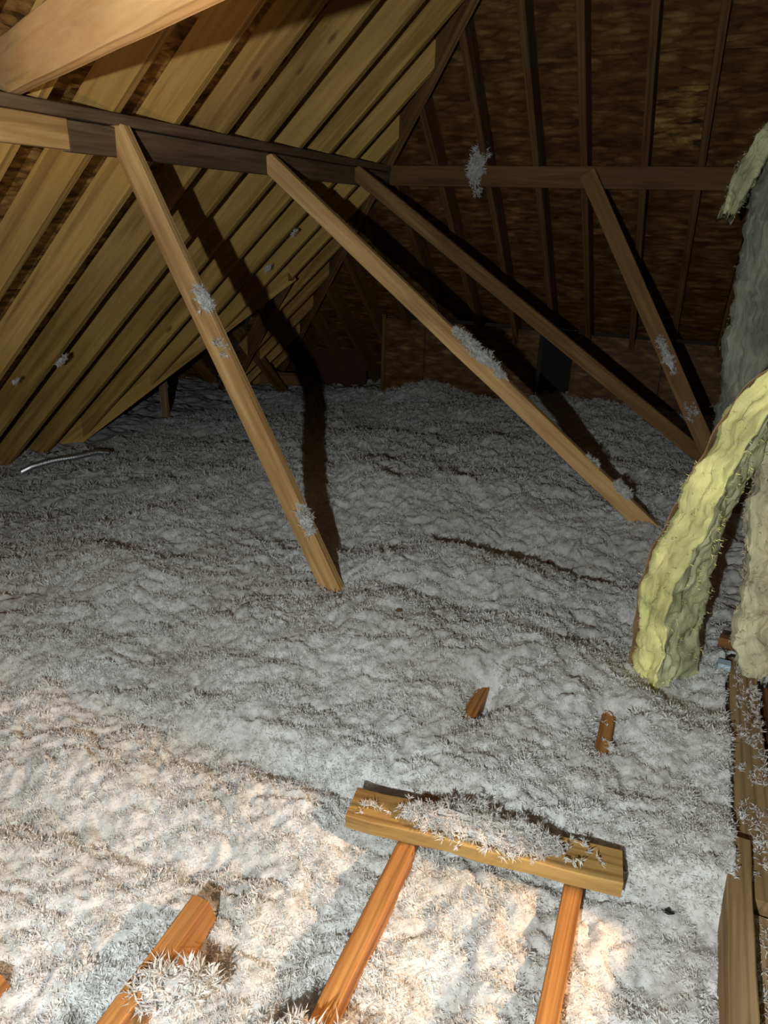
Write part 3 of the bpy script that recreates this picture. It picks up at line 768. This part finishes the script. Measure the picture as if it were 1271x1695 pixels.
# flakes on the plates
def strip_flakes(name, x0, x1, y0, y1, z, n, label, seed):
    g = np.random.default_rng(seed); x = g.uniform(x0, x1, n); y = g.uniform(y0, y1, n)
    kk = vnoise(np.stack([x * 30, y * 14, x * 0 + seed], -1)) > .42; x, y = x[kk], y[kk]
    c = Vector((np.mean(x), np.mean(y), z))
    P = np.stack([x, y, np.full(len(x), z)], -1) - np.array(c)
    v, t = blades(P, np.tile([0, 0, 1.], (len(x), 1)), 8, .004, .011, wr=.12, spread=1.8, g=g)
    return tag(link(name, arr_mesh(name, v, t), M['fluff'], None, Matrix.Translation(c)), label, 'insulation', kind='stuff')
strip_flakes('fallen_flakes', .285, .355, 1.20, 2.05, .002, 420, 'white flakes strewn along the right hand plate', 41)
strip_flakes('fallen_flakes', .30, .40, .62, 1.19, -.028, 420, 'white flakes on the nearest plate, lower right', 42)
strip_flakes('fallen_flakes', -.03, -.005, 1.45, 1.72, .001, 20, 'few flakes on the buried joist end near the yellow batt', 43)

# ------------------------------------------------------------------ small finds
def scrap(loc, size, mat, label, name='debris_scrap', seed=1, cat='scrap'):
    g = random.Random(seed); vs_ = []; nn = 7
    for lay in (0, 1):
        for k in range(nn):
            a = 2 * math.pi * k / nn; r = size * g.uniform(.5, 1.1)
            vs_.append((math.cos(a) * r * 1.3, math.sin(a) * r * .7, lay * size * .25 + g.uniform(-.3, .5) * size))
    fs = [tuple(range(nn - 1, -1, -1)), tuple(range(nn, 2 * nn))] + [(k, (k + 1) % nn, (k + 1) % nn + nn, k + nn) for k in range(nn)]
    me = bpy.data.meshes.new('scrap'); me.from_pydata(vs_, [], fs); me.update()
    return tag(link(name, me, mat, None, Matrix.Translation(Vector(loc))), label, cat)
def gz(x, y): return float(zfull(np.array([x]), np.array([y]))[0])
scrap((-.685, 1.80, gz(-.685, 1.80) + .006), .012, M['leaf'], 'tiny curled brown scrap right of the nearest strut foot', seed=3)
scrap((-.36, 2.62, gz(-.36, 2.62) + .008), .014, M['leaf'], 'reddish brown scrap farther back below the middle strut', seed=5)
scrap((.162, 1.135, gz(.162, 1.135) + .004), .012, M['dark'], 'small black patch painting a dark hole in the insulation right of cross board', seed=8)  # black piece stands in for a dark hole in the fill

# corrugated flexible conduit lying at the left eave
def conduit(pts, r, label):
    P = np.array(pts, float); s = np.linspace(0, 1, len(P)); n = 270; t = np.linspace(0, 1, n)
    C = np.stack([np.interp(t, s, P[:, k]) for k in range(3)], 1)
    for _ in range(120): C[1:-1] = .25 * C[:-2] + .5 * C[1:-1] + .25 * C[2:]
    tg = np.gradient(C, axis=0); tg /= np.linalg.norm(tg, axis=1, keepdims=True)
    K = 10; vs_ = []
    for j in range(n):
        a = np.cross(tg[j], [0, 0, 1.]); a /= np.linalg.norm(a); b = np.cross(a, tg[j]); rr = r * (1 + .16 * (1 if (j // 3) % 2 else -1))
        for k in range(K):
            w = 2 * math.pi * k / K; vs_.append(C[j] + rr * (math.cos(w) * a + math.sin(w) * b))
    fs = [(j * K + k, j * K + (k + 1) % K, (j + 1) * K + (k + 1) % K, (j + 1) * K + k) for j in range(n - 1) for k in range(K)]
    fs += [tuple(range(K - 1, -1, -1)), tuple((n - 1) * K + k for k in range(K))]
    me = bpy.data.meshes.new('conduit'); me.from_pydata([tuple(v) for v in vs_], [], fs); me.update()
    return tag(link('flexible_conduit', me, M['metal']), label, 'conduit')
conduit([(-3.47, 2.80, -.25), (-3.44, 2.85, -.228), (-3.38, 2.96, -.213), (-3.31, 3.07, -.212), (-3.26, 3.18, -.205), (-3.23, 3.25, -.225)], .017, 'silver corrugated conduit lying at the left eave')
